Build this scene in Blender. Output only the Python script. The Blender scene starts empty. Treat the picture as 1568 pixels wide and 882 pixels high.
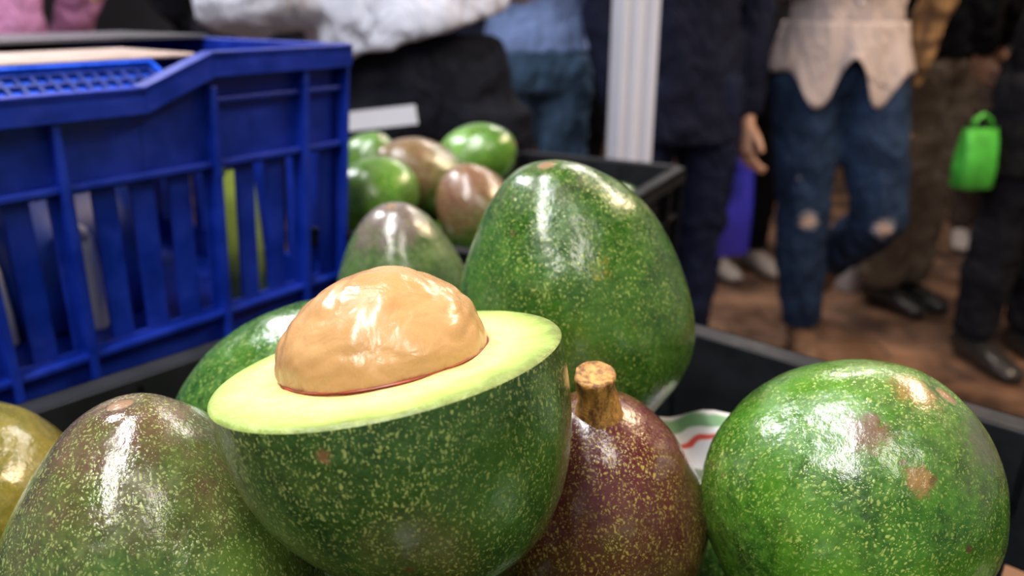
import bpy, bmesh, math, random
from mathutils import Vector, Matrix, Euler, noise
random.seed(4)
scene=bpy.context.scene
V=Vector
# ------------------------------------------------------------------ helpers
def link(o,parent=None):
    scene.collection.objects.link(o)
    if parent: o.parent=parent
    return o
def mesh_obj(name,bm,mats,parent=None,smooth=True):
    me=bpy.data.meshes.new(name); bm.normal_update(); bm.to_mesh(me); bm.free()
    for m in (mats if isinstance(mats,(list,tuple)) else [mats]): me.materials.append(m)
    if smooth:
        for p in me.polygons: p.use_smooth=True
    return link(bpy.data.objects.new(name,me),parent)
def empty(name,loc=(0,0,0),rz=0):
    e=bpy.data.objects.new(name,None); e.empty_display_size=.05
    e.location=loc; e.rotation_euler=(0,0,rz); return link(e)
class NT:
    def __init__(s,name):
        s.m=bpy.data.materials.new(name); s.m.use_nodes=True; s.t=s.m.node_tree
        s.b=s.t.nodes['Principled BSDF']
    def n(s,typ,**kw):
        nd=s.t.nodes.new(typ)
        for k,v in kw.items(): setattr(nd,k,v)
        return nd
    def l(s,a,b): s.t.links.new(a,b)
    def coord(s): return s.n('ShaderNodeTexCoord').outputs['Object']
    def noise(s,vec,scale,detail=4,rough=.5,dist=0):
        n=s.n('ShaderNodeTexNoise'); n.inputs['Scale'].default_value=scale
        n.inputs['Detail'].default_value=detail; n.inputs['Roughness'].default_value=rough; n.inputs['Distortion'].default_value=dist
        s.l(vec,n.inputs['Vector']); return n.outputs['Fac']
    def stretch(s,vec,sx,sy,sz):
        m=s.n('ShaderNodeMapping'); m.inputs['Scale'].default_value=(sx,sy,sz); s.l(vec,m.inputs[0]); return m.outputs[0]
    def ramp(s,fac,a,b,ca=(0,0,0,1),cb=(1,1,1,1)):
        r=s.n('ShaderNodeValToRGB'); r.color_ramp.elements[0].position=a; r.color_ramp.elements[1].position=b
        r.color_ramp.elements[0].color=ca; r.color_ramp.elements[1].color=cb
        s.l(fac,r.inputs[0]); return r.outputs[0]
    def maprange(s,val,a,b,c=0,d=1):
        r=s.n('ShaderNodeMapRange'); r.interpolation_type='SMOOTHSTEP'
        for i,x in enumerate((a,b,c,d)): r.inputs[i+1].default_value=x
        s.l(val,r.inputs[0]); return r.outputs[0]
    def math(s,op,a,b=None):
        m=s.n('ShaderNodeMath',operation=op)
        for i,x in enumerate((a,b)):
            if x is None: continue
            if isinstance(x,(int,float)): m.inputs[i].default_value=x
            else: s.l(x,m.inputs[i])
        return m.outputs[0]
    def mix(s,fac,a,b,mode='MIX'):
        m=s.n('ShaderNodeMix',data_type='RGBA',blend_type=mode)
        for sock,x in ((m.inputs[0],fac),(m.inputs[6],a),(m.inputs[7],b)):
            if isinstance(x,(int,float)): sock.default_value=x
            elif isinstance(x,tuple): sock.default_value=x if len(x)==4 else (*x,1)
            else: s.l(x,sock)
        return m.outputs[2]
    def bump(s,h,strength,dist,prev=None):
        b=s.n('ShaderNodeBump'); b.inputs['Strength'].default_value=strength; b.inputs['Distance'].default_value=dist
        s.l(h,b.inputs['Height'])
        if prev: s.l(prev,b.inputs['Normal'])
        return b.outputs[0]
def simple(name,col,rough=.5,var=.15,scale=20,bump=.0,metal=0,spec=.5,coat=0):
    N=NT(name); c=N.coord(); f=N.noise(c,scale,5)
    a=tuple(max(0,x*(1-var)) for x in col); b=tuple(min(1,x*(1+var)) for x in col)
    N.l(N.ramp(f,.3,.7,(*a,1),(*b,1)),N.b.inputs['Base Color'])
    N.b.inputs['Roughness'].default_value=rough; N.b.inputs['Metallic'].default_value=metal
    N.b.inputs['Specular IOR Level'].default_value=spec; N.b.inputs['Coat Weight'].default_value=coat
    if bump: N.l(N.bump(N.noise(c,scale*4,6),.5,bump),N.b.inputs['Normal'])
    return N.m
def fabric(name,col,var=.35,weave=600,rough=.9,points=None,pcol=(.50,.36,.30),plaid=None):
    N=NT(name); c=N.coord(); f=N.noise(c,9,5,.6)
    a=tuple(x*(1-var) for x in col); b=tuple(min(1,x*(1+var)) for x in col)
    k=N.ramp(f,.3,.7,(*a,1),(*b,1))
    if plaid:
        for ax,sc in (('X',5),('Z',4)):
            w=N.n('ShaderNodeTexWave',bands_direction=ax); w.inputs['Scale'].default_value=sc
            w.inputs['Distortion'].default_value=.8; N.l(c,w.inputs['Vector'])
            k=N.mix(N.math('MULTIPLY',N.maprange(w.outputs['Fac'],.5,.8),.7),k,plaid)
    if points:
        for p,r in points:
            d=N.n('ShaderNodeVectorMath',operation='DISTANCE'); N.l(c,d.inputs[0]); d.inputs[1].default_value=p
            nn=N.math('ADD',d.outputs['Value'],N.math('MULTIPLY',N.math('SUBTRACT',N.noise(N.stretch(c,1,1,2.5),40,4),.5),r*2.2))
            k=N.mix(N.maprange(nn,r*1.0,r*1.5,.5,0),k,(.30,.33,.40,1))
            k=N.mix(N.maprange(nn,r*.5,r,1,0),k,pcol)
    N.l(k,N.b.inputs['Base Color']); N.b.inputs['Roughness'].default_value=rough
    N.b.inputs['Specular IOR Level'].default_value=.12
    b0=N.bump(N.noise(N.stretch(c,1,1,.55),13,3,.5,1.2),.9,.035)
    N.l(N.bump(N.noise(c,weave,2),.3,.0006,b0),N.b.inputs['Normal'])
    return N.m
# ------------------------------------------------------------------ avocado skin
def avo_mat(name,dark=(.008,.036,.005),mid=(.024,.090,.009),light=(.070,.175,.016),speck=(.38,.46,.10),
            blush=(.075,.02,.02),z0=1,z1=2,z_amt=1.0,scars_glints=(),sp_density=.6,rough=.25,seed=0,sp_scale=560):
    N=NT(name); c0=N.coord()
    off=N.n('ShaderNodeVectorMath',operation='ADD'); N.l(c0,off.inputs[0]); off.inputs[1].default_value=(seed*.37,seed*.71,seed*.13)
    c=off.outputs[0]
    k=N.mix(N.ramp(N.noise(c,24,6,.65),.36,.60),(*dark,1),(*mid,1))
    k=N.mix(N.ramp(N.noise(c,13,4,.6),.45,.72),k,(*light,1))
    k=N.mix(N.math('MULTIPLY',N.ramp(N.noise(c,240,4,.75),.42,.66),.55),k,(*light,1))
    k=N.mix(N.math('MULTIPLY',N.ramp(N.noise(c,95,5,.7),.48,.72),.55),k,(*dark,1))
    sep=N.n('ShaderNodeSeparateXYZ'); N.l(c0,sep.inputs[0])
    zz=N.math('ADD',sep.outputs[2],N.math('MULTIPLY',N.math('SUBTRACT',N.noise(c,34,9,.78),.5),.12))
    bf=N.math('MULTIPLY',N.maprange(zz,z0,z1),z_amt)
    bl2=N.mix(N.noise(c,60,5,.7),tuple(x*.55 for x in blush)+(1,),tuple(min(1,x*1.6) for x in blush)+(1,))
    k=N.mix(bf,k,bl2)
    warp=N.n('ShaderNodeTexNoise'); warp.inputs['Scale'].default_value=210; N.l(c,warp.inputs['Vector'])
    wv=N.n('ShaderNodeVectorMath',operation='SCALE'); N.l(warp.outputs['Color'],wv.inputs[0]); wv.inputs['Scale'].default_value=.005
    ad=N.n('ShaderNodeVectorMath',operation='ADD'); N.l(N.stretch(c,1.15,1.15,.75),ad.inputs[0]); N.l(wv.outputs[0],ad.inputs[1])
    tot=None
    for sc,th in ((sp_scale,.38),(sp_scale*1.8,.36)):
        vo=N.n('ShaderNodeTexVoronoi'); vo.inputs['Scale'].default_value=sc; N.l(ad.outputs[0],vo.inputs['Vector'])
        s2=N.n('ShaderNodeSeparateColor'); N.l(vo.outputs['Color'],s2.inputs[0])
        on=N.maprange(s2.outputs[0],1-sp_density,1-sp_density+.3)
        dot=N.math('MULTIPLY',N.maprange(vo.outputs['Distance'],th*.5,th,1,0),on)
        tot=dot if tot is None else N.math('MAXIMUM',tot,dot)
    dens=N.ramp(N.noise(c,28,4),.30,.62,(.25,.25,.25,1),(1,1,1,1))
    sf=N.math('MULTIPLY',N.math('MULTIPLY',tot,dens),.78)
    k=N.mix(sf,k,(*speck,1))
    for p,r,col in scars_glints:
        d=N.n('ShaderNodeVectorMath',operation='DISTANCE'); N.l(c0,d.inputs[0]); d.inputs[1].default_value=p
        nn=N.math('ADD',d.outputs['Value'],N.math('MULTIPLY',N.math('SUBTRACT',N.noise(c,260,8,.85),.5),r*2.8))
        m=N.maprange(nn,r*.5,r*1.2,.85,0)
        cc=N.mix(N.noise(c,300,4,.7),tuple(x*.5 for x in col)+(1,),tuple(min(1,x*1.6) for x in col)+(1,))
        k=N.mix(m,k,cc)
    vo=N.n('ShaderNodeTexVoronoi'); vo.inputs['Scale'].default_value=75; N.l(ad.outputs[0],vo.inputs['Vector'])
    s2=N.n('ShaderNodeSeparateColor'); N.l(vo.outputs['Color'],s2.inputs[0])
    m=N.math('MULTIPLY',N.maprange(vo.outputs['Distance'],.07,.17,1,0),N.maprange(s2.outputs[1],.5,.6))
    k=N.mix(N.math('MULTIPLY',m,.75),k,(.09,.045,.02,1))
    rad=N.math('SQRT',N.math('ADD',N.math('MULTIPLY',sep.outputs[0],sep.outputs[0]),N.math('MULTIPLY',sep.outputs[1],sep.outputs[1])))
    pole=N.math('MULTIPLY',N.maprange(rad,.0035,.0048,1,0),N.maprange(sep.outputs[2],.0,.01))
    k=N.mix(pole,k,(.22,.12,.05,1))
    N.l(k,N.b.inputs['Base Color'])
    rr=N.math('ADD',N.maprange(N.noise(c,60,6,.7),.35,.7,rough-.05,rough+.2),N.math('MULTIPLY',pole,.4))
    N.l(rr,N.b.inputs['Roughness'])
    N.b.inputs['Specular IOR Level'].default_value=.55
    N.b.inputs['Coat Weight'].default_value=.6; N.b.inputs['Coat Roughness'].default_value=.09
    b1=N.bump(N.noise(c,62,3,.5),.5,.0020)
    b2=N.bump(N.noise(c,230,4,.65),.32,.0009,b1)
    b3=N.bump(sf,.25,.0003,b2)
    N.l(b3,N.b.inputs['Normal']); N.l(b3,N.b.inputs['Coat Normal'])
    return N.m
def avo_bm(bm,L,W,pear,seed=0,lump=.0015,nu=96,nv=72,M=None):
    ths=[math.pi*j/nv for j in range(nv+1)]
    nm=max(math.sin(t)*(1-pear*math.cos(t)) for t in ths)
    rings=[]; sd=V((seed*3.1,seed*1.7,seed*5.3))
    def P(t,ph):
        r=W/2*math.sin(t)*(1-pear*math.cos(t))/nm; z=L/2*math.cos(t)
        p=V((r*math.cos(ph),r*math.sin(ph),z))
        nn=p.normalized()
        amp=min(1,r/.012)
        p+=nn*(noise.noise(p*22+sd)*lump*2.0+noise.noise(p*60+sd)*lump*.4)*amp
        if z>0: p.z-= .0022*math.exp(-(r/.0065)**2); p.z+=.0016*math.exp(-(r/.0032)**4)
        return M@p if M else p
    top=bm.verts.new(P(0,0)); bot=bm.verts.new(P(math.pi,0))
    for t in ths[1:-1]: rings.append([bm.verts.new(P(t,2*math.pi*i/nu)) for i in range(nu)])
    for i in range(nu):
        j=(i+1)%nu
        bm.faces.new((top,rings[0][i],rings[0][j])); bm.faces.new((bot,rings[-1][j],rings[-1][i]))
        for a,b in zip(rings,rings[1:]): bm.faces.new((a[i],b[i],b[j],a[j]))
def avocado(loc,L,W,pear,rot,mk,seed,scars_glints=(),name='avocado',lump=.0015):
    R=Euler([math.radians(a) for a in rot]).to_matrix().to_4x4()
    M=Matrix.Translation(loc)@R; Mi=M.inverted()
    ls=[(tuple(Mi@V(p)),r,c) for p,r,c in scars_glints]
    mat=avo_mat('avocado_skin',seed=seed,scars_glints=ls,**mk)
    bm=bmesh.new(); avo_bm(bm,L,W,pear,seed,lump)
    o=mesh_obj(name,bm,mat); o.location=loc; o.rotation_euler=[math.radians(a) for a in rot]
    return o
brown=(.18,.085,.035); tan_=(.42,.26,.03)
# big upright avocado
avocado((.031,.378,.957),.150,.119,.20,(4,-14,20),dict(z0=.062,z1=.10,z_amt=.8,blush=(.15,.12,.07),sp_density=.7),1,
   scars_glints=[((.0427,.3187,.996),.012,tan_),((.0614,.338,1.0055),.007,(.50,.28,.05)),((.012,.40,1.034),.012,brown)])  # second mark paints the warm lamp highlight into the skin colour
# right green avocado
avocado((.135,.268,.913),.116,.110,.06,(8,28,0),dict(light=(.10,.25,.018),mid=(.035,.13,.009),sp_density=.85,z0=.03,z1=.08,z_amt=.6,blush=(.11,.10,.06)),2,
   scars_glints=[((.1235,.239,.961),.009,(.13,.055,.035)),((.138,.227,.948),.0055,(.24,.12,.035)),((.146,.2545,.966),.009,(.22,.13,.04)),((.165,.245,.95),.011,(.09,.085,.05))])
# purple avocado with stem
pur=avocado((.037,.285,.894),.118,.092,.16,(7,-3,0),dict(dark=(.05,.020,.012),mid=(.09,.042,.012),light=(.15,.12,.02),speck=(.48,.38,.08),
   z0=-.03,z1=.045,z_amt=.92,blush=(.085,.014,.019),sp_density=.95,rough=.2),3)
# left front avocado, brown blush on the crown
avocado((-.127,.232,.898),.150,.118,.24,(-4,-5,0),dict(dark=(.022,.05,.010),mid=(.045,.10,.016),light=(.12,.185,.03),speck=(.36,.42,.13),
   z0=.028,z1=.085,z_amt=.9,blush=(.10,.042,.034),sp_density=.85,rough=.2),4,
   scars_glints=[((-.112,.19,.942),.004,(.12,.05,.03)),((-.096,.19,.93),.004,(.13,.06,.03))])
# far-left yellow avocado
avocado((-.254,.306,.873),.12,.108,.05,(10,20,0),dict(dark=(.06,.07,.008),mid=(.115,.11,.010),light=(.20,.15,.013),speck=(.38,.30,.05),sp_density=.6),5)
# green avocado behind the seed
avocado((-.108,.345,.909),.140,.096,.1,(0,50,10),dict(sp_density=.6,light=(.075,.20,.02)),6)
# middle avocado with greyed crown
avocado((-.079,.528,.913),.116,.092,.2,(5,-4,0),dict(dark=(.03,.06,.02),mid=(.06,.12,.03),light=(.12,.18,.06),z0=.03,z1=.058,z_amt=.9,blush=(.13,.09,.085),sp_density=.4),7)
# front bottom ones
avocado((-.021,.158,.890),.10,.092,.1,(20,30,0),dict(z0=-.02,z1=.03,blush=(.11,.04,.02)),8)
avocado((.085,.172,.874),.11,.096,.1,(-10,20,0),dict(light=(.12,.3,.03)),9)
# far crate
avocado((-.040,.862,.878),.115,.092,.15,(0,-25,0),dict(z0=-.03,z1=.03,blush=(.15,.065,.04)),10)
avocado((-.154,.861,.893),.105,.094,.1,(0,60,20),dict(light=(.14,.31,.03),mid=(.055,.17,.012)),11)
avocado((-.110,.957,.897),.140,.092,.12,(0,-62,30),dict(z0=-.04,z1=.04,z_amt=.8,blush=(.18,.08,.05)),12)
avocado((-.046,1.030,.910),.110,.084,.1,(0,70,-10),dict(light=(.14,.33,.03),mid=(.055,.19,.012)),13)
avocado((-.180,.955,.908),.10,.078,.1,(10,30,0),dict(light=(.14,.31,.03),mid=(.055,.17,.012)),14)
# stem
bm=bmesh.new(); prof=[(-.002,.0105),(.003,.0088),(.008,.0077),(.013,.0073),(.016,.0074),(.0190,.0081),(.0203,.0076),(.0195,.0035)]
rings=[]
for z,r in prof:
    rings.append([bm.verts.new((r*math.cos(a)*(1+.15*noise.noise(V((a*1.5,z*200,0))))-.08*z,r*math.sin(a)*(1+.12*noise.noise(V((a*1.5,z*200,4)))),z)) for a in [2*math.pi*i/24 for i in range(24)]])
for a,b in zip(rings,rings[1:]):
    for i in range(24): bm.faces.new((a[i],a[(i+1)%24],b[(i+1)%24],b[i]))
bm.faces.new(rings[-1])
N=NT('stem_bark'); c=N.coord()
k=N.mix(N.ramp(N.noise(N.stretch(c,1,1,.4),260,5,.7),.40,.60),(.15,.06,.015,1),(.62,.30,.07,1)); N.l(k,N.b.inputs['Base Color']); N.b.inputs['Roughness'].default_value=.45
N.l(N.bump(N.noise(c,400,5,.7),.8,.0012),N.b.inputs['Normal'])
st=mesh_obj('stem',bm,N.m,pur); st.location=(0,-.004,.0545); st.rotation_euler=(math.radians(6),0,0)
# ------------------------------------------------------------------ halved avocado
hal=empty('halved_avocado'); hal.location=(-.0445,.2435,.9845)
hal.rotation_euler=(math.radians(-9.5),math.radians(-8.5),math.radians(6))
R0=.0605; D0=.080
skinm=avo_mat('halved_avocado_skin',seed=21,sp_density=.9,rough=.27,dark=(.008,.030,.006),mid=(.018,.060,.008),light=(.052,.125,.016),speck=(.42,.49,.13),
    scars_glints=[((-.012,-.0595,-.007),.0025,brown),((.012,-.046,-.045),.0025,brown),((-.035,-.035,-.035),.0022,brown)])
def fr(ph): return R0*(1+.035*math.cos(ph)-.015*math.cos(2*ph)+.01*math.sin(3*ph+1))
bm=bmesh.new(); nu=128; nv=48; rings=[]
for j in range(nv):
    t=math.pi/2*j/nv
    ring=[]
    for i in range(nu):
        ph=2*math.pi*i/nu; r=fr(ph)*(math.cos(t)**.86)*(1+.03*math.sin(2*t)); z=-D0*math.sin(t)
        p=V((r*math.cos(ph)+.012*math.sin(t)**2,r*math.sin(ph),z)); n=p.normalized()
        p+=n*noise.noise(p*25+V((9,2,1)))*.0022*(j/nv)
        ring.append(bm.verts.new(p))
    rings.append(ring)
for a,b in zip(rings,rings[1:]):
    for i in range(nu): bm.faces.new((a[i],b[i],b[(i+1)%nu],a[(i+1)%nu]))
bt=bm.verts.new((.012,0,-D0))
for i in range(nu): bm.faces.new((rings[-1][i],bt,rings[-1][(i+1)%nu]))
mesh_obj('skin_shell',bm,skinm,hal)
N=NT('avocado_flesh'); c=N.coord(); sep=N.n('ShaderNodeSeparateXYZ'); N.l(c,sep.inputs[0])
rad=N.math('SQRT',N.math('ADD',N.math('MULTIPLY',sep.outputs[0],sep.outputs[0]),N.math('MULTIPLY',sep.outputs[1],sep.outputs[1])))
rad=N.math('ADD',rad,N.math('MULTIPLY',N.math('SUBTRACT',N.noise(c,60,5),.5),.010))
cr=N.n('ShaderNodeValToRGB'); N.l(N.maprange(rad,.034,.0625),cr.inputs[0])
e=cr.color_ramp.elements; e[0].position=0; e[0].color=(.60,.47,.18,1); e[1].position=1; e[1].color=(.13,.17,.03,1)
for p,cc in ((.08,(.60,.54,.25,1)),(.35,(.58,.57,.26,1)),(.66,(.46,.52,.17,1)),(.93,(.28,.38,.08,1))):
    x=e.new(p); x.color=cc
k=N.mix(N.math('MULTIPLY',N.ramp(N.noise(c,130,5,.75),.42,.70),.55),cr.outputs[0],(.38,.46,.13,1))
N.l(k,N.b.inputs['Base Color']); N.b.inputs['Roughness'].default_value=.36
N.l(N.bump(N.noise(c,200,5,.65),.7,.002),N.b.inputs['Normal'])
bm=bmesh.new(); rings=[]
for q in (1.0,.992,.975,.95,.9,.85,.8,.75,.7,.66,.62,.59,.57,.55,.53):
    ring=[]
    for i in range(nu):
        ph=2*math.pi*i/nu; r=fr(ph)*q
        z={1.0:0,.992:.0006,.975:.001}.get(q,.0012)+.0012*noise.noise(V((r*math.cos(ph)*60,r*math.sin(ph)*60,3)))*(1 if q<.97 else 0)
        if q<.58: z-=.012*(.58-q)/.05
        ring.append(bm.verts.new((r*math.cos(ph),r*math.sin(ph),z)))
    rings.append(ring)
for a,b in zip(rings,rings[1:]):
    for i in range(nu): bm.faces.new((a[i],a[(i+1)%nu],b[(i+1)%nu],b[i]))
mesh_obj('flesh',bm,N.m,hal)
SX=.0015
N=NT('avocado_seed'); c=N.coord()
k=N.mix(N.ramp(N.noise(c,45,5,.6),.3,.7),(.42,.225,.085,1),(.53,.30,.125,1))
sep=N.n('ShaderNodeSeparateXYZ'); N.l(c,sep.inputs[0])
zz=N.math('ADD',sep.outputs[2],N.math('MULTIPLY',N.math('SUBTRACT',N.noise(c,110,4),.5),.006))
k=N.mix(N.maprange(zz,.0000,.0022,1,0),k,(.22,.03,.008,1))
N.l(k,N.b.inputs['Base Color']); N.l(N.maprange(N.noise(c,70,5,.7),.35,.65,.22,.36),N.b.inputs['Roughness']); N.b.inputs['Specular IOR Level'].default_value=.5
N.b.inputs['Coat Weight'].default_value=.3; N.b.inputs['Coat Roughness'].default_value=.12
b1=N.bump(N.noise(c,60,3,.5,.6),.5,.0028); b2=N.bump(N.noise(c,150,5,.65,.8),.25,.0010,b1); b3=N.bump(N.noise(c,600,4,.6),.2,.0003,b2); N.l(b3,N.b.inputs['Normal']); N.l(b2,N.b.inputs['Coat Normal'])
bm=bmesh.new(); bmesh.ops.create_icosphere(bm,subdivisions=6,radius=1)
for v in bm.verts:
    n=v.co.copy(); z=n.z
    rr=V((n.x*.0350,n.y*.0335,n.z*(.0318 if z>0 else .026)))
    up=max(0,z); rr.x*=1+.05*(1-up)*up*2
    rr+=n*(noise.noise(n*2.0+V((4,1,2)))*.0014+(abs(noise.noise(n*4+V((1,7,2))))-.2)*.0010)
    rr.x+=SX; v.co=rr
mesh_obj('seed',bm,N.m,hal)
bm=bmesh.new(); rings=[]
for i in range(96):
    a=2*math.pi*i/96; w=.0006*(1+.8*noise.noise(V((math.cos(a)*3,math.sin(a)*3,1))))
    ring=[]
    for j in range(8):
        b=2*math.pi*j/8; r=.0353+w*math.cos(b)
        ring.append(bm.verts.new((SX+r*math.cos(a),r*.962*math.sin(a),.0012+w*.7*math.sin(b))))
    rings.append(ring)
for i in range(96):
    A=rings[i];B=rings[(i+1)%96]
    for j in range(8): bm.faces.new((A[j],A[(j+1)%8],B[(j+1)%8],B[j]))
mesh_obj('seed_coat_ring',bm,simple('seed_coat',(.24,.035,.012),.35,.5,150),hal)
# ------------------------------------------------------------------ crates
def box(bm,x0,x1,y0,y1,z0,z1,f=None,mi=0):
    vs=[bm.verts.new(f(x,y,z) if f else (x,y,z)) for x in (x0,x1) for y in (y0,y1) for z in (z0,z1)]
    for q in ((0,1,3,2),(4,6,7,5),(0,4,5,1),(2,3,7,6),(0,2,6,4),(1,5,7,3)):
        fc=bm.faces.new([vs[i] for i in q]); fc.material_index=mi
def crate(name,origin,ang,L,W,H,mat,ribs_l,dip=None,slot=(.04,.165),bar=.018,gap=.014,k=.06,wall=.004,rimw=.016,upper=None,rimh=.020):
    """local x along the long wall, local y inwards; long walls at y=0 and y=W"""
    bm=bmesh.new()
    def tap(x,y,z):
        s=1-(1-z/H)*k; return (L/2+(x-L/2)*s, W/2+(y-W/2)*s, z)
    def wallf(axis,side):
        def g(u,o,z):
            if axis=='x': x,y=u,(-o if side==0 else W+o)
            else: y,x=u,(-o if side==0 else L+o)
            return tap(x,y,z)
        return g
    for axis,side in (('x',0),('x',1),('y',0),('y',1)):
        g=wallf(axis,side); Lw=L if axis=='x' else W
        ribs=ribs_l if axis=='x' else [0,.05,W*.33,W*.67,W-.05,W]
        D=dip if (axis=='x' and dip) else None
        B=lambda a,b,o0,o1,z0,z1: box(bm,a,b,o0,o1,z0,z1,g)
        B(0,Lw,-wall,0,0,slot[0])
        B(0,Lw,0,.010,slot[0]-.008,slot[0]-.003)
        B(0,Lw,0,.009,slot[1]+.004,slot[1]+.009)
        x=0
        while x<Lw-1e-6:
            B(x,min(Lw,x+bar),-wall,0,slot[0],slot[1]); x+=bar+gap
        if D:
            x0,x1,x2,x3,zd=D
            segs=[(0,x0,H,H),(x0,x1,H,zd),(x1,x2,zd,zd),(x2,x3,zd,H),(x3,Lw,H,H)]
        else: segs=[(0,Lw,H,H)]
        for a,b,za,zb in segs:
            for o0,o1,lo in ((-wall,0,None),(-.003,rimw,.007),(rimw-.003,rimw,rimh)):
                vs=[]
                for x_,zt in ((a,za),(b,zb)):
                    zl=slot[1] if lo is None else zt-lo
                    for o in (o0,o1):
                        for z in (zl,zt): vs.append(bm.verts.new(g(x_,o,z)))
                for q in ((0,1,3,2),(4,6,7,5),(0,4,5,1),(2,3,7,6),(0,2,6,4),(1,5,7,3)): bm.faces.new([vs[i] for i in q])
        for r in ribs:
            zt=H
            if D and D[0]<r<D[3]: zt=D[4]
            B(max(0,r-.003),min(Lw,r+.003),-wall,.013,.0,zt-.004)
        if upper:
            for a,b in zip(ribs,ribs[1:]):
                if not(D and b>D[0]+.01 and a<D[3]-.01): B(a,b,0,.008,upper,upper+.004)
        B(0,.012,-.012,0,0,H); B(Lw-.012,Lw,-.012,0,0,H)
    box(bm,.0,L,0,W,0,.005,tap)
    bmesh.ops.recalc_face_normals(bm,faces=bm.faces)
    o=mesh_obj(name,bm,mat,smooth=False); o.location=origin; o.rotation_euler=(0,0,ang)
    bv=o.modifiers.new('bevel','BEVEL'); bv.width=.0009; bv.segments=2
    return o
def plastic(name,col,rough=.35,grime=.12,spec=.5):
    N=NT(name); c=N.coord(); f=N.noise(c,30,5,.6)
    k=N.mix(N.ramp(f,.35,.7),tuple(x*.6 for x in col)+(1,),(*col,1))
    k=N.mix(N.math('MULTIPLY',N.ramp(N.noise(c,11,6,.7),.55,.75),grime),k,(.35,.33,.3,1))
    N.l(k,N.b.inputs['Base Color']); N.l(N.maprange(f,.3,.7,rough-.08,rough+.15),N.b.inputs['Roughness'])
    N.b.inputs['Specular IOR Level'].default_value=spec
    N.l(N.bump(N.noise(c,180,4),.25,.0006),N.b.inputs['Normal']); return N.m
blue=plastic('blue_plastic',(.004,.028,.36),.36,.03,.4); black=plastic('black_plastic',(.006,.007,.011),.55,.01,.22)
ang_b=math.atan2(.79,.613); Lb=.6
ob=(-.163-.613*Lb,.778-.79*Lb,.80)
ribs=[Lb-t for t in (.6,.55,.456,.33,.271,.144,.05,0)]
crate('blue_plastic_crate',ob,ang_b,Lb,.40,.263,blue,ribs,dip=(.144,.204,.396,.456,.240),upper=.222,slot=(.042,.165),bar=.019,gap=.013)
a=V((.743,-.669)); cdir=V((.669,.743))
def NM(n,m,z): return (n*a.x+m*cdir.x,n*a.y+m*cdir.y,z)
ang_c=math.atan2(.743,.669)
crate('black_plastic_crate',NM(.17,.017,.69),ang_c,.44,.63,.195,black,[0,.06,.15,.22,.29,.38,.44],slot=(.03,.115),k=.03,bar=.022,gap=.012,rimw=.016,rimh=.03)
ang_f=math.atan2(.883,.469); fo=V((.235-.469*.48,1.11-.883*.48,.69))
def FC(x,y,z): return fo+Matrix.Rotation(ang_f,4,'Z')@V((x,y,z))
crate('black_plastic_crate',fo,ang_f,.48,.25,.19,black,[0,.06,.16,.24,.32,.42,.48],slot=(.03,.115),k=.03,bar=.022,gap=.012,rimw=.014)
crate('black_plastic_crate',(ob[0]-.01,ob[1]+.012,.69),ang_b,.59,.38,.109,black,[0,.1,.2,.3,.4,.5,.59],slot=(.02,.06),k=.0,rimw=.006)
Rb=Matrix.Rotation(ang_b,4,'Z')
def BL(x,y,z): return V(ob)+Rb@V((x,y,z))
bm=bmesh.new(); box(bm,.06,.50,.085,.38,0,.004,None); bmesh.ops.bevel(bm,geom=list(bm.edges),offset=.001,segments=2,affect='EDGES')
o=mesh_obj('cardboard_sheet',bm,simple('cardboard',(.42,.34,.32),.8,.15,40)); o.location=BL(0,0,.253); o.rotation_euler=(0,0,ang_b)
bm=bmesh.new(); box(bm,.04,.60,.22,.41,0,.003,None)
o=mesh_obj('grey_tray',bm,simple('tray_grey',(.06,.06,.07),.4,.2,30),smooth=False); o.location=BL(0,0,.264); o.rotation_euler=(0,0,ang_b)
bmb=plastic('lit_blue_plastic',(.01,.09,.75),.3,.02); drk=plastic('deep_blue_plastic',(.003,.02,.20),.4,.02); grn=plastic('green_plastic',(.01,.26,.03),.35,.02); dgrn=plastic('deep_green_plastic',(.003,.06,.01),.35,.02)  # brighter blue puts the light on the inner crate wall into the colour
def grid_tray(name,L,W,h,mA,mB,bx=.012,by=.014):
    bm=bmesh.new(); box(bm,0,L,0,W,-.002,0,None,0)
    x=0
    while x<=L: box(bm,x,x+.003,0,W,0,h,None,1); x+=bx
    y=0
    while y<=W: box(bm,0,L,y,y+.003,0,h,None,1); y+=by
    box(bm,-.004,L+.004,-.004,0,-.004,h+.004,None,0); box(bm,-.004,L+.004,W,W+.004,-.004,h+.004,None,0)
    box(bm,-.004,0,0,W,-.004,h+.004,None,0); box(bm,L,L+.004,0,W,-.004,h+.004,None,0)
    return mesh_obj(name,bm,[mA,mB],smooth=False)
Rt=(Matrix.Rotation(ang_b,3,'Z')@Matrix.Rotation(math.radians(26),3,'X'))
o=grid_tray('lit_wall_stand_in',.40,.075,.004,bmb,drk); o.location=BL(.05,.012,.212); o.rotation_euler=Rt.to_euler()  # added grid sheet, tilted to stand in for the lit inner wall
o=grid_tray('green_plastic_tray',.24,.028,.003,grn,dgrn,.009,.012); o.location=BL(.06,.020,.226); o.rotation_euler=Rt.to_euler()
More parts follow.
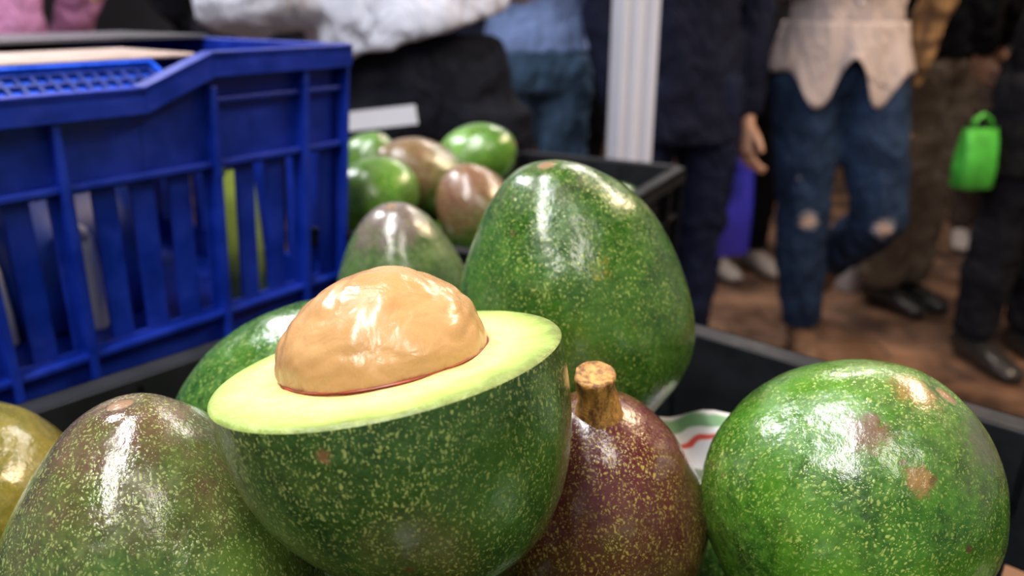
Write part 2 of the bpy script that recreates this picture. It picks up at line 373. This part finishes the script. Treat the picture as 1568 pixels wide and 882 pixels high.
# heap under the display
bm=bmesh.new(); i=0
for zl,off in ((.745,0),(.825,.05)):
    n=-.385+off*.5
    while n<.12:
        m=.085+off*.6
        while m<.40:
            i+=1
            M=Matrix.Translation(V(NM(n,m,zl)))@Euler((random.uniform(-1.5,1.5),random.uniform(-1.5,1.5),random.random()*3)).to_matrix().to_4x4()
            avo_bm(bm,.105,.092,.1,i,nu=40,nv=28,M=M); m+=.1
        n+=.1
for zl in (.745,.815):
    for x in (.07,.17,.27,.37,.43):
        for y in (.07,.18):
            i+=1; M=Matrix.Translation(FC(x,y,zl-.69))@Euler((random.uniform(-1.5,1.5),random.uniform(-1.5,1.5),random.random()*3)).to_matrix().to_4x4()
            avo_bm(bm,.10,.09,.1,i,nu=40,nv=28,M=M)
mesh_obj('avocado_pile',bm,avo_mat('pile_skin2',seed=41,light=(.06,.15,.02)))
# leaflet tucked in the crate
N=NT('leaflet_print'); c=N.coord(); sep=N.n('ShaderNodeSeparateXYZ'); N.l(c,sep.inputs[0])
f=N.maprange(N.math('ADD',sep.outputs[1],N.math('MULTIPLY',N.noise(c,40,1),.02)),-.02,.05)
k=N.mix(N.ramp(f,.50,.52),(.55,.55,.60,1),(.50,.06,.05,1))
k=N.mix(N.ramp(f,.58,.60),k,(.6,.6,.62,1)); k=N.mix(N.ramp(f,.70,.72),k,(.14,.28,.14,1))
k=N.mix(N.ramp(f,.86,.88),k,(.5,.5,.5,1))
N.l(k,N.b.inputs['Base Color']); N.b.inputs['Roughness'].default_value=.4
bm=bmesh.new(); g=[[bm.verts.new((x*.0062-.025,y*.0052-.026,.003*math.sin(x*.9+y*.4))) for x in range(9)] for y in range(11)]
for y in range(10):
    for x in range(8): bm.faces.new((g[y][x],g[y][x+1],g[y+1][x+1],g[y+1][x]))
o=mesh_obj('paper_leaflet',bm,N.m); o.location=(.104,.367,.873); o.rotation_euler=(math.radians(22),math.radians(-8),math.radians(-12))
# tables
wood=simple('table_wood',(.05,.035,.03),.5,.3,12)
def table(name,n0,n1,m0,m1):
    bm=bmesh.new()
    def f(x,y,z): return NM(x,y,z)
    box(bm,n0,n1,m0,m1,.655,.69,f)
    for n in (n0+.03,n1-.07):
        for m in (m0+.03,m1-.07): box(bm,n,n+.04,m,m+.04,0,.655,f)
    box(bm,n0+.03,n1-.03,m0+.04,m0+.06,.58,.655,f); box(bm,n0+.03,n1-.03,m1-.06,m1-.04,.58,.655,f)
    bmesh.ops.recalc_face_normals(bm,faces=bm.faces); mesh_obj(name,bm,wood,smooth=False)
table('market_table',-1.20,.2,-.25,.472); table('market_table',-.92,-.54,.48,.98)
# ------------------------------------------------------------------ room
N=NT('floor_mat'); c=N.coord()
k=N.mix(N.ramp(N.noise(c,3.2,5,.6),.36,.62),(.040,.022,.016,1),(.22,.12,.072,1))
br=N.n('ShaderNodeTexBrick'); br.inputs['Scale'].default_value=1.6; br.inputs['Mortar Size'].default_value=.012; N.l(c,br.inputs['Vector'])
k=N.mix(N.math('MULTIPLY',br.outputs['Fac'],.6),k,(.02,.014,.012,1))
N.l(k,N.b.inputs['Base Color']); N.l(N.maprange(N.noise(c,5,4),.3,.7,.28,.5),N.b.inputs['Roughness'])
bm=bmesh.new(); box(bm,-5,6,-3,7,-.05,0); mesh_obj('floor',bm,N.m,smooth=False)
wm=simple('wall_paint',(.045,.04,.05),.8,.4,1.5)
bm=bmesh.new(); box(bm,-5,6,6.6,6.7,0,3.2); mesh_obj('wall_back',bm,wm,smooth=False)
bm=bmesh.new(); box(bm,-5,6,-3,7,3.2,3.25); mesh_obj('ceiling',bm,simple('ceiling_paint',(.25,.25,.26),.8,.1,2),smooth=False)
bm=bmesh.new(); w=.034
prof=[(-w,-w),(-.022,-w),(-.020,-w+.007),(-.010,-w+.007),(-.008,-w),(.008,-w),(.010,-w+.007),(.020,-w+.007),(.022,-w),(w,-w)]
full=[]
for q in range(4):
    R=Matrix.Rotation(math.pi/2*q,2)
    full+= [R@V(p) for p in prof[:-1]]
r0=[bm.verts.new((p.x,p.y,0)) for p in full]; r1=[bm.verts.new((p.x,p.y,3.2)) for p in full]; n_=len(full)
for i in range(n_): bm.faces.new((r0[i],r0[(i+1)%n_],r1[(i+1)%n_],r1[i]))
bm.faces.new(r1); bm.faces.new(r0[::-1])
o=mesh_obj('white_post',bm,simple('white_aluminium',(.60,.60,.68),.35,.06,5),smooth=False); o.location=(.226,1.52,0); o.rotation_euler=(0,0,math.radians(12))
# ------------------------------------------------------------------ people
def tube(bm,pts,rad,front=(0,-1,0),seg=20):
    pts=[V(p) for p in pts]; rings=[]
    for i,p in enumerate(pts):
        t=(pts[min(i+1,len(pts)-1)]-pts[max(i-1,0)]).normalized()
        s=t.cross(V(front))
        if s.length<.05: s=t.cross(V((1,0,0)))
        s.normalize(); f=s.cross(t).normalized()
        rx,ry=rad[i] if isinstance(rad[i],tuple) else (rad[i],rad[i])
        rings.append([bm.verts.new(p+s*rx*math.cos(a)+f*ry*math.sin(a)) for a in [2*math.pi*k/seg for k in range(seg)]])
    for A,B in zip(rings,rings[1:]):
        for k in range(seg): bm.faces.new((A[k],A[(k+1)%seg],B[(k+1)%seg],B[k]))
    bm.faces.new(rings[0][::-1]); bm.faces.new(rings[-1])
def interp(pts,rad,n=4):
    P=[];R=[]
    for i in range(len(pts)-1):
        for k in range(n):
            f=k/n; P.append(V(pts[i]).lerp(V(pts[i+1]),f))
            a_=rad[i] if isinstance(rad[i],tuple) else (rad[i],)*2; b_=rad[i+1] if isinstance(rad[i+1],tuple) else (rad[i+1],)*2
            g=f*f*(3-2*f); R.append((a_[0]+(b_[0]-a_[0])*g,a_[1]+(b_[1]-a_[1])*g))
    P.append(V(pts[-1])); R.append(rad[-1] if isinstance(rad[-1],tuple) else (rad[-1],)*2)
    return P,R
wr=bpy.data.textures.new('cloth_folds','CLOUDS'); wr.noise_scale=.07; wr.noise_depth=3
def blend(o,vox,smooth=6,fold=0):
    bmv=bmesh.new(); bmv.from_mesh(o.data); bmesh.ops.recalc_face_normals(bmv,faces=bmv.faces); bmv.to_mesh(o.data); bmv.free()
    r=o.modifiers.new('remesh','REMESH'); r.mode='VOXEL'; r.voxel_size=vox; r.use_smooth_shade=True
    s=o.modifiers.new('smooth','SMOOTH'); s.iterations=smooth; s.factor=.6
    if fold:
        d=o.modifiers.new('folds','DISPLACE'); d.texture=wr; d.strength=fold; d.mid_level=.5; d.texture_coords='LOCAL'
def hand_bm(bm,wrist,d,thumb,curl=.35):
    Y=V(d).normalized(); X=(V(thumb)-Y*V(thumb).dot(Y)).normalized(); Z=X.cross(Y)
    M=lambda x,y,z: V(wrist)+X*x+Y*y+Z*z
    tube(bm,[M(0,-.02,0),M(0,.01,0),M(.002,.045,0),M(0,.09,0)],[(.026,.02),(.030,.019),(.040,.016),(.038,.012)],front=tuple(Z),seg=16)
    for x,l,r in ((-.031,.060,.0078),(-.0105,.074,.0086),(.0105,.080,.0090),(.031,.072,.0088)):
        p=M(x,.078,0); an=curl*.4; pts=[p.copy()]; rr=[r*1.08]
        for f in (.45,.32,.25):
            an+=curl; dirv=Y*math.cos(an)+Z*math.sin(an)+X*(x*1.5)
            p=p+dirv*l*f*1.1; pts.append(p.copy()); rr.append(r*(1-.1*len(pts)/2))
        P_,R_=interp(pts,rr,3); tube(bm,P_,R_,front=tuple(X),seg=10)
    pts=[M(.022,.018,.004),M(.048,.045,.010),M(.060,.068,.016),M(.064,.090,.022)]
    P_,R_=interp(pts,[.013,.011,.0098,.0085],3); tube(bm,P_,R_,front=tuple(Z),seg=10)
skins={}
def skin(col):
    if col not in skins: skins[col]=simple('skin',col,.5,.12,25,.0004)
    return skins[col]
DEF_L=[(-.095,0,.90),(-.10,-.01,.49),(-.10,.02,.09)]
DEF_R=[(.095,0,.90),(.10,-.01,.49),(.10,.02,.09)]
BACK_L=[(-.185,.0,1.42),(-.24,.08,1.14),(-.14,.17,.96)]
BACK_R=[(.185,.0,1.42),(.24,.08,1.14),(.14,.17,.96)]
def person(name,loc,yaw,top,trs,shoe,legL=DEF_L,legR=DEF_R,armL=None,armR=None,lean=(0,0),sk=(.40,.22,.15),hair=(.02,.015,.012),
           hem=.92,hemr=(.175,.12),leg_r=(.098,.068,.056),sleeve_r=.052,armmat=None,hair_long=False):
    E=empty(name,loc,yaw)
    lx,ly=lean
    T=lambda z:(lx*max(0,(z-.95))/.55,ly*max(0,(z-.95))/.55)
    bm=bmesh.new()
    P_,R_=interp([(0,0,1.04),(0,0,.97),(0,.01,.90),(0,.005,.84)],[(.150,.100),(.165,.112),(.178,.122),(.165,.11)],3); tube(bm,P_,R_)
    for lg in (legL,legR):
        h,k,an=[V(q) for q in lg]
        P_,R_=interp([h,h.lerp(k,.5)+V((0,-.008,0)),k,k.lerp(an,.35)+V((0,.012,0)),an],[leg_r[0],leg_r[0]*.87,leg_r[1],leg_r[1]*1.0,leg_r[2]],5)
        tube(bm,P_,R_)
    o=mesh_obj('trousers',bm,trs,E); blend(o,.011,6,.026)
    bm=bmesh.new()
    for lg in (legL,legR):
        an=V(lg[2]); tilt=math.radians(-50) if an.z>.16 else 0
        base=V((an.x,an.y,max(0.0,an.z-.09)))
        def S(y,z): return base+V((0,y*math.cos(tilt),z+y*math.sin(tilt)))
        P_,R_=interp([S(.075,.040),S(.05,.045),S(0,.05),S(-.07,.042),S(-.13,.034),S(-.185,.026),S(-.205,.022)],
                     [(.022,.030),(.036,.044),(.038,.050),(.042,.042),(.048,.034),(.042,.025),(.02,.014)],3)
        tube(bm,P_,R_,front=(0,0,1))
        tube(bm,[base+V((0,.015,.045)),base+V((0,.015,.09)),base+V((0,.01,.125))],[(.036,.05),(.036,.042),(.038,.04)])
    o=mesh_obj('shoes',bm,shoe,E); blend(o,.008,3)
    sh=1.42
    armL=armL or BACK_L; armR=armR or BACK_R
    bm=bmesh.new(); zz=[hem,max(.98,hem+.01),1.08,1.22,1.34,1.43,1.475]; rr=[hemr,(.168,.115) if hem<1 else hemr,(.155,.105) if hem<1 else hemr,(.168,.112),(.182,.115),(.165,.085),(.085,.062)]
    P_,R_=interp([(T(z)[0],T(z)[1],z) for z in zz],rr,3); tube(bm,P_,R_)
    bma=bm if armmat is None else bmesh.new()
    hands=[]
    for q,(arm,sg) in enumerate(((armL,-1),(armR,1))):
        S0,El,Wr=[V(p) for p in arm]; S0=S0+V((T(sh)[0],T(sh)[1],0))
        tx=V((T(sh)[0]+sg*.10,T(sh)[1],1.40))
        P_,R_=interp([tx,S0,S0.lerp(El,.5),El,El.lerp(Wr,.5),Wr],[.075,.068,sleeve_r*1.08,sleeve_r,sleeve_r*.88,sleeve_r*.72],4)
        tube(bma,P_,R_); hands.append((Wr,(Wr-El).normalized(),sg))
    o=mesh_obj('shirt',bm,top,E); blend(o,.011,5,.028)
    if armmat: o=mesh_obj('sleeves',bma,armmat,E); blend(o,.011,5,.028)
    bm=bmesh.new()
    for Wr,d,sg in hands: hand_bm(bm,Wr+d*.012,d,(0,-1,.0) if abs(d.y)<.8 else (0,0,1),.35)
    o=mesh_obj('hands',bm,skin(sk),E); blend(o,.0042,2)
    hx,hy=T(1.5); H=lambda x,y,z:(hx*1.08+x,hy*1.08+y,z)
    bm=bmesh.new()
    P_,R_=interp([H(0,.01,1.43),H(0,.008,1.50),H(0,-.0,1.545)],[(.065,.06),(.054,.056),(.056,.062)],3); tube(bm,P_,R_)
    P_,R_=interp([H(0,-.03,1.508),H(0,-.025,1.53),H(0,-.01,1.57),H(0,0,1.63),H(0,.005,1.68),H(0,.01,1.72),H(0,.01,1.745)],
                 [(.022,.03),(.045,.058),(.062,.082),(.073,.094),(.072,.094),(.052,.07),(.018,.025)],3); tube(bm,P_,R_)
    tube(bm,[H(0,-.088,1.645),H(0,-.106,1.615),H(0,-.112,1.600),H(0,-.095,1.592)],[.010,.012,.016,.012],seg=10)
    for sg in (-1,1):
        tube(bm,[H(sg*.070,.005,1.595),H(sg*.080,.012,1.62),H(sg*.078,.014,1.65)],[(.006,.012),(.008,.02),(.006,.014)],seg=10)
    tube(bm,[H(-.04,-.088,1.655),H(0,-.094,1.658),H(.04,-.088,1.655)],[.009,.010,.009],front=(0,0,1),seg=8)
    o=mesh_obj('head',bm,skin(sk),E); blend(o,.006,2)
    bm=bmesh.new()
    for sg in (-1,1):
        bmesh.ops.create_uvsphere(bm,u_segments=12,v_segments=8,radius=.0125,matrix=Matrix.Translation(V(H(sg*.031,-.081,1.635))))
    mesh_obj('eyes',bm,simple('eye',(.5,.48,.45),.2,.5,90),E)
    bm=bmesh.new(); tube(bm,[H(-.024,-.082,1.562),H(0,-.090,1.563),H(.024,-.082,1.562)],[(.004,.004),(.007,.007),(.004,.004)],front=(0,0,1),seg=8)
    mesh_obj('mouth',bm,simple('lips',(.35,.12,.10),.5,.1,50),E)
    bm=bmesh.new(); z0=1.50 if hair_long else 1.60
    P_,R_=interp([H(0,.045,z0),H(0,.035,1.65),H(0,.02,1.70),H(0,.012,1.745),H(0,.012,1.76)],[(.055,.05),(.078,.072),(.076,.088),(.055,.07),(.02,.025)],3); tube(bm,P_,R_)
    o=mesh_obj('hair',bm,simple('hair',hair,.6,.4,60,.002),E); blend(o,.008,2,.008)
    return E
navy=fabric('navy_suit',(.007,.009,.024)); blk=fabric('black_cloth',(.005,.005,.007)); blk2=fabric('black_cloth',(.008,.008,.012))
white=fabric('white_shirt',(.64,.66,.78),.07); lblue=fabric('light_blue_shirt',(.20,.28,.52),.15)
dshoe=simple('dark_leather',(.02,.018,.018),.3,.3,40); bshoe=simple('brown_leather',(.14,.08,.05),.5,.3,40); gshoe=simple('pale_canvas',(.30,.26,.24),.6,.2,40)
E=person('man_in_white_shirt',(-.165,1.60,0),0,white,fabric('charcoal_trousers',(.010,.011,.017)),dshoe,lean=(-.15,-.08),
   armL=[(-.12,-.02,1.36),(-.27,-.12,1.125),(-.38,-.16,1.14)],armR=[(.185,0,1.42),(.2,.12,1.2),(.12,.3,1.18)],sleeve_r=.102,hem=1.045,hemr=(.195,.14),leg_r=(.115,.085,.06))
bm=bmesh.new(); box(bm,-.066,.066,-.001,.001,-.017,.017); o=mesh_obj('folded_paper',bm,simple('paper',(.7,.7,.76),.6,.05,10),E,False); o.location=(-.070,-.172,.905); o.rotation_euler=(0,math.radians(-7),math.radians(-8))
person('man_in_blue_shirt',(.075,2.60,0),math.pi,lblue,fabric('faded_jeans',(.055,.10,.17)),dshoe,hem=.955,hemr=(.18,.125),
   legL=[(-.09,0,.90),(-.09,0,.49),(-.10,.02,.09)],legR=[(.09,0,.90),(.09,0,.49),(.10,.02,.09)],armL=[(-.185,0,1.42),(-.22,.05,1.15),(-.1,-.22,1.16)],armR=[(.185,0,1.42),(.22,.05,1.15),(.1,-.22,1.16)])
person('woman_in_pink_top',(-1.22,1.85,0),.3,fabric('pink_top',(.50,.22,.40),.15),blk2,dshoe,hair_long=True,sk=(.5,.3,.22))
person('man_in_dark_jacket',(-.72,2.3,0),.2,blk2,blk,dshoe)
E=person('man_in_navy_suit',(.475,2.30,0),0.15,navy,fabric('navy_trousers',(.008,.012,.034)),dshoe,hem=.72,hemr=(.20,.135),
   armR=[(.19,0,1.42),(.225,.02,1.08),(.195,-.05,.79)],armL=[(-.19,0,1.42),(-.235,.02,1.08),(-.19,-.05,.80)],leg_r=(.105,.075,.062))
def bag(name,loc,w,d,h,mat,rz=0,hh=.085):
    bm=bmesh.new(); rings=[]
    for z,s,dd in ((0,.86,.9),(.02*h,.98,1),(.4*h,1.0,1.0),(.8*h,.94,.7),(h,.9,.3)):
        ring=[]
        for i in range(32):
            t=2*math.pi*i/32; cx,cy=math.cos(t),math.sin(t); q=(abs(cx)**4+abs(cy)**4)**-.25
            nz=1+.14*noise.noise(V((cx*2,cy*2,z*14)))
            ring.append(bm.verts.new((cx*q*w/2*s*nz,cy*q*d/2*dd*nz,z)))
        rings.append(ring)
    for A,B in zip(rings,rings[1:]):
        for i in range(32): bm.faces.new((A[i],A[(i+1)%32],B[(i+1)%32],B[i]))
    bm.faces.new(rings[0][::-1])
    for sg in (-1,1):
        tube(bm,[(-w*.25,sg*d*.1,h*.97),(-w*.2,sg*d*.08,h+hh*.6),(0,sg*d*.04,h+hh),(w*.2,sg*d*.08,h+hh*.6),(w*.25,sg*d*.1,h*.97)],[.004]*5,seg=8)
    o=mesh_obj(name,bm,mat); o.location=loc; o.rotation_euler=(0,0,rz); return o
bag('blue_carrier_bag',(.655,2.32,.37),.15,.09,.32,simple('blue_bag',(.02,.02,.33),.4,.25,14),.3)
bag('green_carrier_bag',(1.335,2.25,.595),.11,.08,.17,simple('green_bag',(.05,.36,.035),.5,.35,20),.1,.04)
bag('white_paper_bag',(1.385,3.02,0),.13,.09,.30,simple('white_bag',(.75,.75,.78),.6,.06,10),.4)
wb=simple('white_bag',(.75,.75,.78),.5,.06,10)
bag('white_plastic_bag',(-.405,.70,.806),.03,.03,.09,wb,.4,.01)
bag('white_plastic_bag',(-.470,.65,.806),.04,.03,.085,wb,1.0,.01)
bag('blue_plastic_bag',BL(.40,.20,.006),.15,.11,.13,simple('blue_bag2',(.01,.06,.42),.4,.4,20),1,.01)
bag('lime_plastic_bag',(-.285,.79,.806),.045,.04,.135,simple('lime_bag',(.38,.46,.06),.4,.3,30),.6,.01)
jl=[(-.09,0,.90),(-.055,-.02,.49),(-.01,.0,.09)]; jr=[(.09,0,.90),(.165,-.06,.47),(.12,.26,.22)]
jeans=fabric('ripped_jeans',(.015,.030,.070),.6,points=[((-.055,-.10,.47),.026),((.160,-.13,.46),.026),((-.10,-.11,.60),.010)])
cream=fabric('cream_shirt',(.38,.325,.33),.12)
tanp=fabric('plaid_tan',(.30,.18,.09),.2,plaid=(.10,.06,.04))
E=person('man_in_ripped_jeans',(.975,2.42,0),-.12,cream,jeans,bshoe,legL=jl,legR=jr,hem=.95,hemr=(.180,.124),armmat=tanp,
   armL=[(-.185,0,1.42),(-.22,.0,1.15),(-.03,-.2,1.22)],armR=[(.20,.0,1.42),(.245,-.01,1.13),(.22,.06,.86)],leg_r=(.112,.080,.062))
bm=bmesh.new(); rows=[]; nph=96
for j in range(15):
    row=[]
    for i in range(nph):
        ph=2*math.pi*i/nph; ang_=((ph+math.pi/2+math.pi)%(2*math.pi))-math.pi
        dip=.125*math.exp(-((abs(ang_)-.42)/.30)**2)+.03-.02*math.cos(ang_*2)
        if abs(ang_)<.25: dip*=(abs(ang_)/.25)
        zt=1.05; zb=.955-dip; f=j/14; z=zt+(zb-zt)*f
        rx=.172+.034*f; ry=.120+.034*f
        fl=.008*math.sin(ph*9+f*2)*f
        row.append(bm.verts.new(((rx+fl)*math.cos(ph),(ry+fl)*math.sin(ph),z)))
    rows.append(row)
for A,B in zip(rows,rows[1:]):
    for i in range(nph): bm.faces.new((A[i],A[(i+1)%nph],B[(i+1)%nph],B[i]))
o=mesh_obj('shirt_tails',bm,cream,E); so=o.modifiers.new('s','SOLIDIFY'); so.thickness=.003
bm=bmesh.new()
for z in (1.0,1.1,1.2,1.3): bmesh.ops.create_uvsphere(bm,u_segments=10,v_segments=6,radius=.006,matrix=Matrix.Translation((0,-.125,z)))
mesh_obj('buttons',bm,white,E)
khaki=fabric('khaki_trousers',(.15,.115,.085),.2)
person('woman_in_khaki_trousers',(1.49,2.86,0),.4,blk,khaki,dshoe,legL=[(-.08,0,.90),(-.07,-.01,.49),(-.06,.02,.09)],legR=[(.08,0,.90),(.07,-.01,.49),(.06,.02,.09)],leg_r=(.11,.09,.085),hair_long=True,sk=(.5,.3,.22))
person('man_in_black_coat',(1.60,2.34,0),.2,blk,blk2,dshoe,hem=.62,hemr=(.22,.15),leg_r=(.105,.078,.065))
person('man_in_dark_clothes',(.97,3.25,0),.3,blk2,blk,gshoe)
person('man_in_dark_clothes',(2.25,3.6,0),-.4,blk,fabric('brown_trousers',(.05,.035,.03)),gshoe)
person('man_in_dark_clothes',(.38,3.1,0),.1,fabric('maroon_top',(.15,.015,.02)),blk,dshoe)
person('man_in_dark_clothes',(-.25,3.4,0),.0,navy,blk,dshoe)
person('man_in_dark_clothes',(2.0,2.95,0),.5,blk,blk2,gshoe)
# ------------------------------------------------------------------ lights
housing=simple('lamp_housing',(.7,.7,.7),.5,.05,5)
def lamp(loc,sx,sy,E_,col,rz):
    e=empty('ceiling_lamp',loc,rz)
    bm=bmesh.new(); box(bm,-sx/2-.02,sx/2+.02,-sy/2-.02,sy/2+.02,.01,.07); box(bm,-.01,.01,-.01,.01,.07,3.2-loc[2]); mesh_obj('housing',bm,housing,e,False)
    L=bpy.data.lights.new('tube','AREA'); L.shape='RECTANGLE'; L.size=sx; L.size_y=sy; L.energy=E_; L.color=col
    lo=bpy.data.objects.new('tube',L); link(lo,e); return e
lamp((-.33,.30,2.4),.20,1.2,32,(.97,.98,1),0.0)
lamp((-1.3,1.5,2.4),.3,1.2,50,(.94,.96,1),.5)
lamp((1.7,1.35,2.4),.3,1.2,66,(1,.74,.48),-.4)
lamp((-.55,-.65,2.4),.22,1.1,28,(1,.96,.91),.2)
lamp((.7,-.9,2.4),.2,1.2,16,(1,.92,.82),.6)
lamp((.9,3.2,2.7),.2,1.2,60,(1,.90,.82),1.2)
lamp((1.9,2.2,2.9),.2,1.2,30,(1,.88,.78),.2)
W=bpy.data.worlds.new('w'); scene.world=W; W.use_nodes=True
W.node_tree.nodes['Background'].inputs[0].default_value=(.63,.62,.67,1); W.node_tree.nodes['Background'].inputs[1].default_value=.30
# ------------------------------------------------------------------ camera
cam=bpy.data.cameras.new('camera'); co=bpy.data.objects.new('camera',cam); link(co)
co.location=(0,0,1.1); co.rotation_euler=(math.radians(70),0,0)
cam.sensor_width=36; cam.lens=27.56; cam.dof.use_dof=True; cam.dof.focus_distance=.262; cam.dof.aperture_fstop=8; cam.clip_start=.01
scene.camera=co
scene.view_settings.view_transform='Standard'
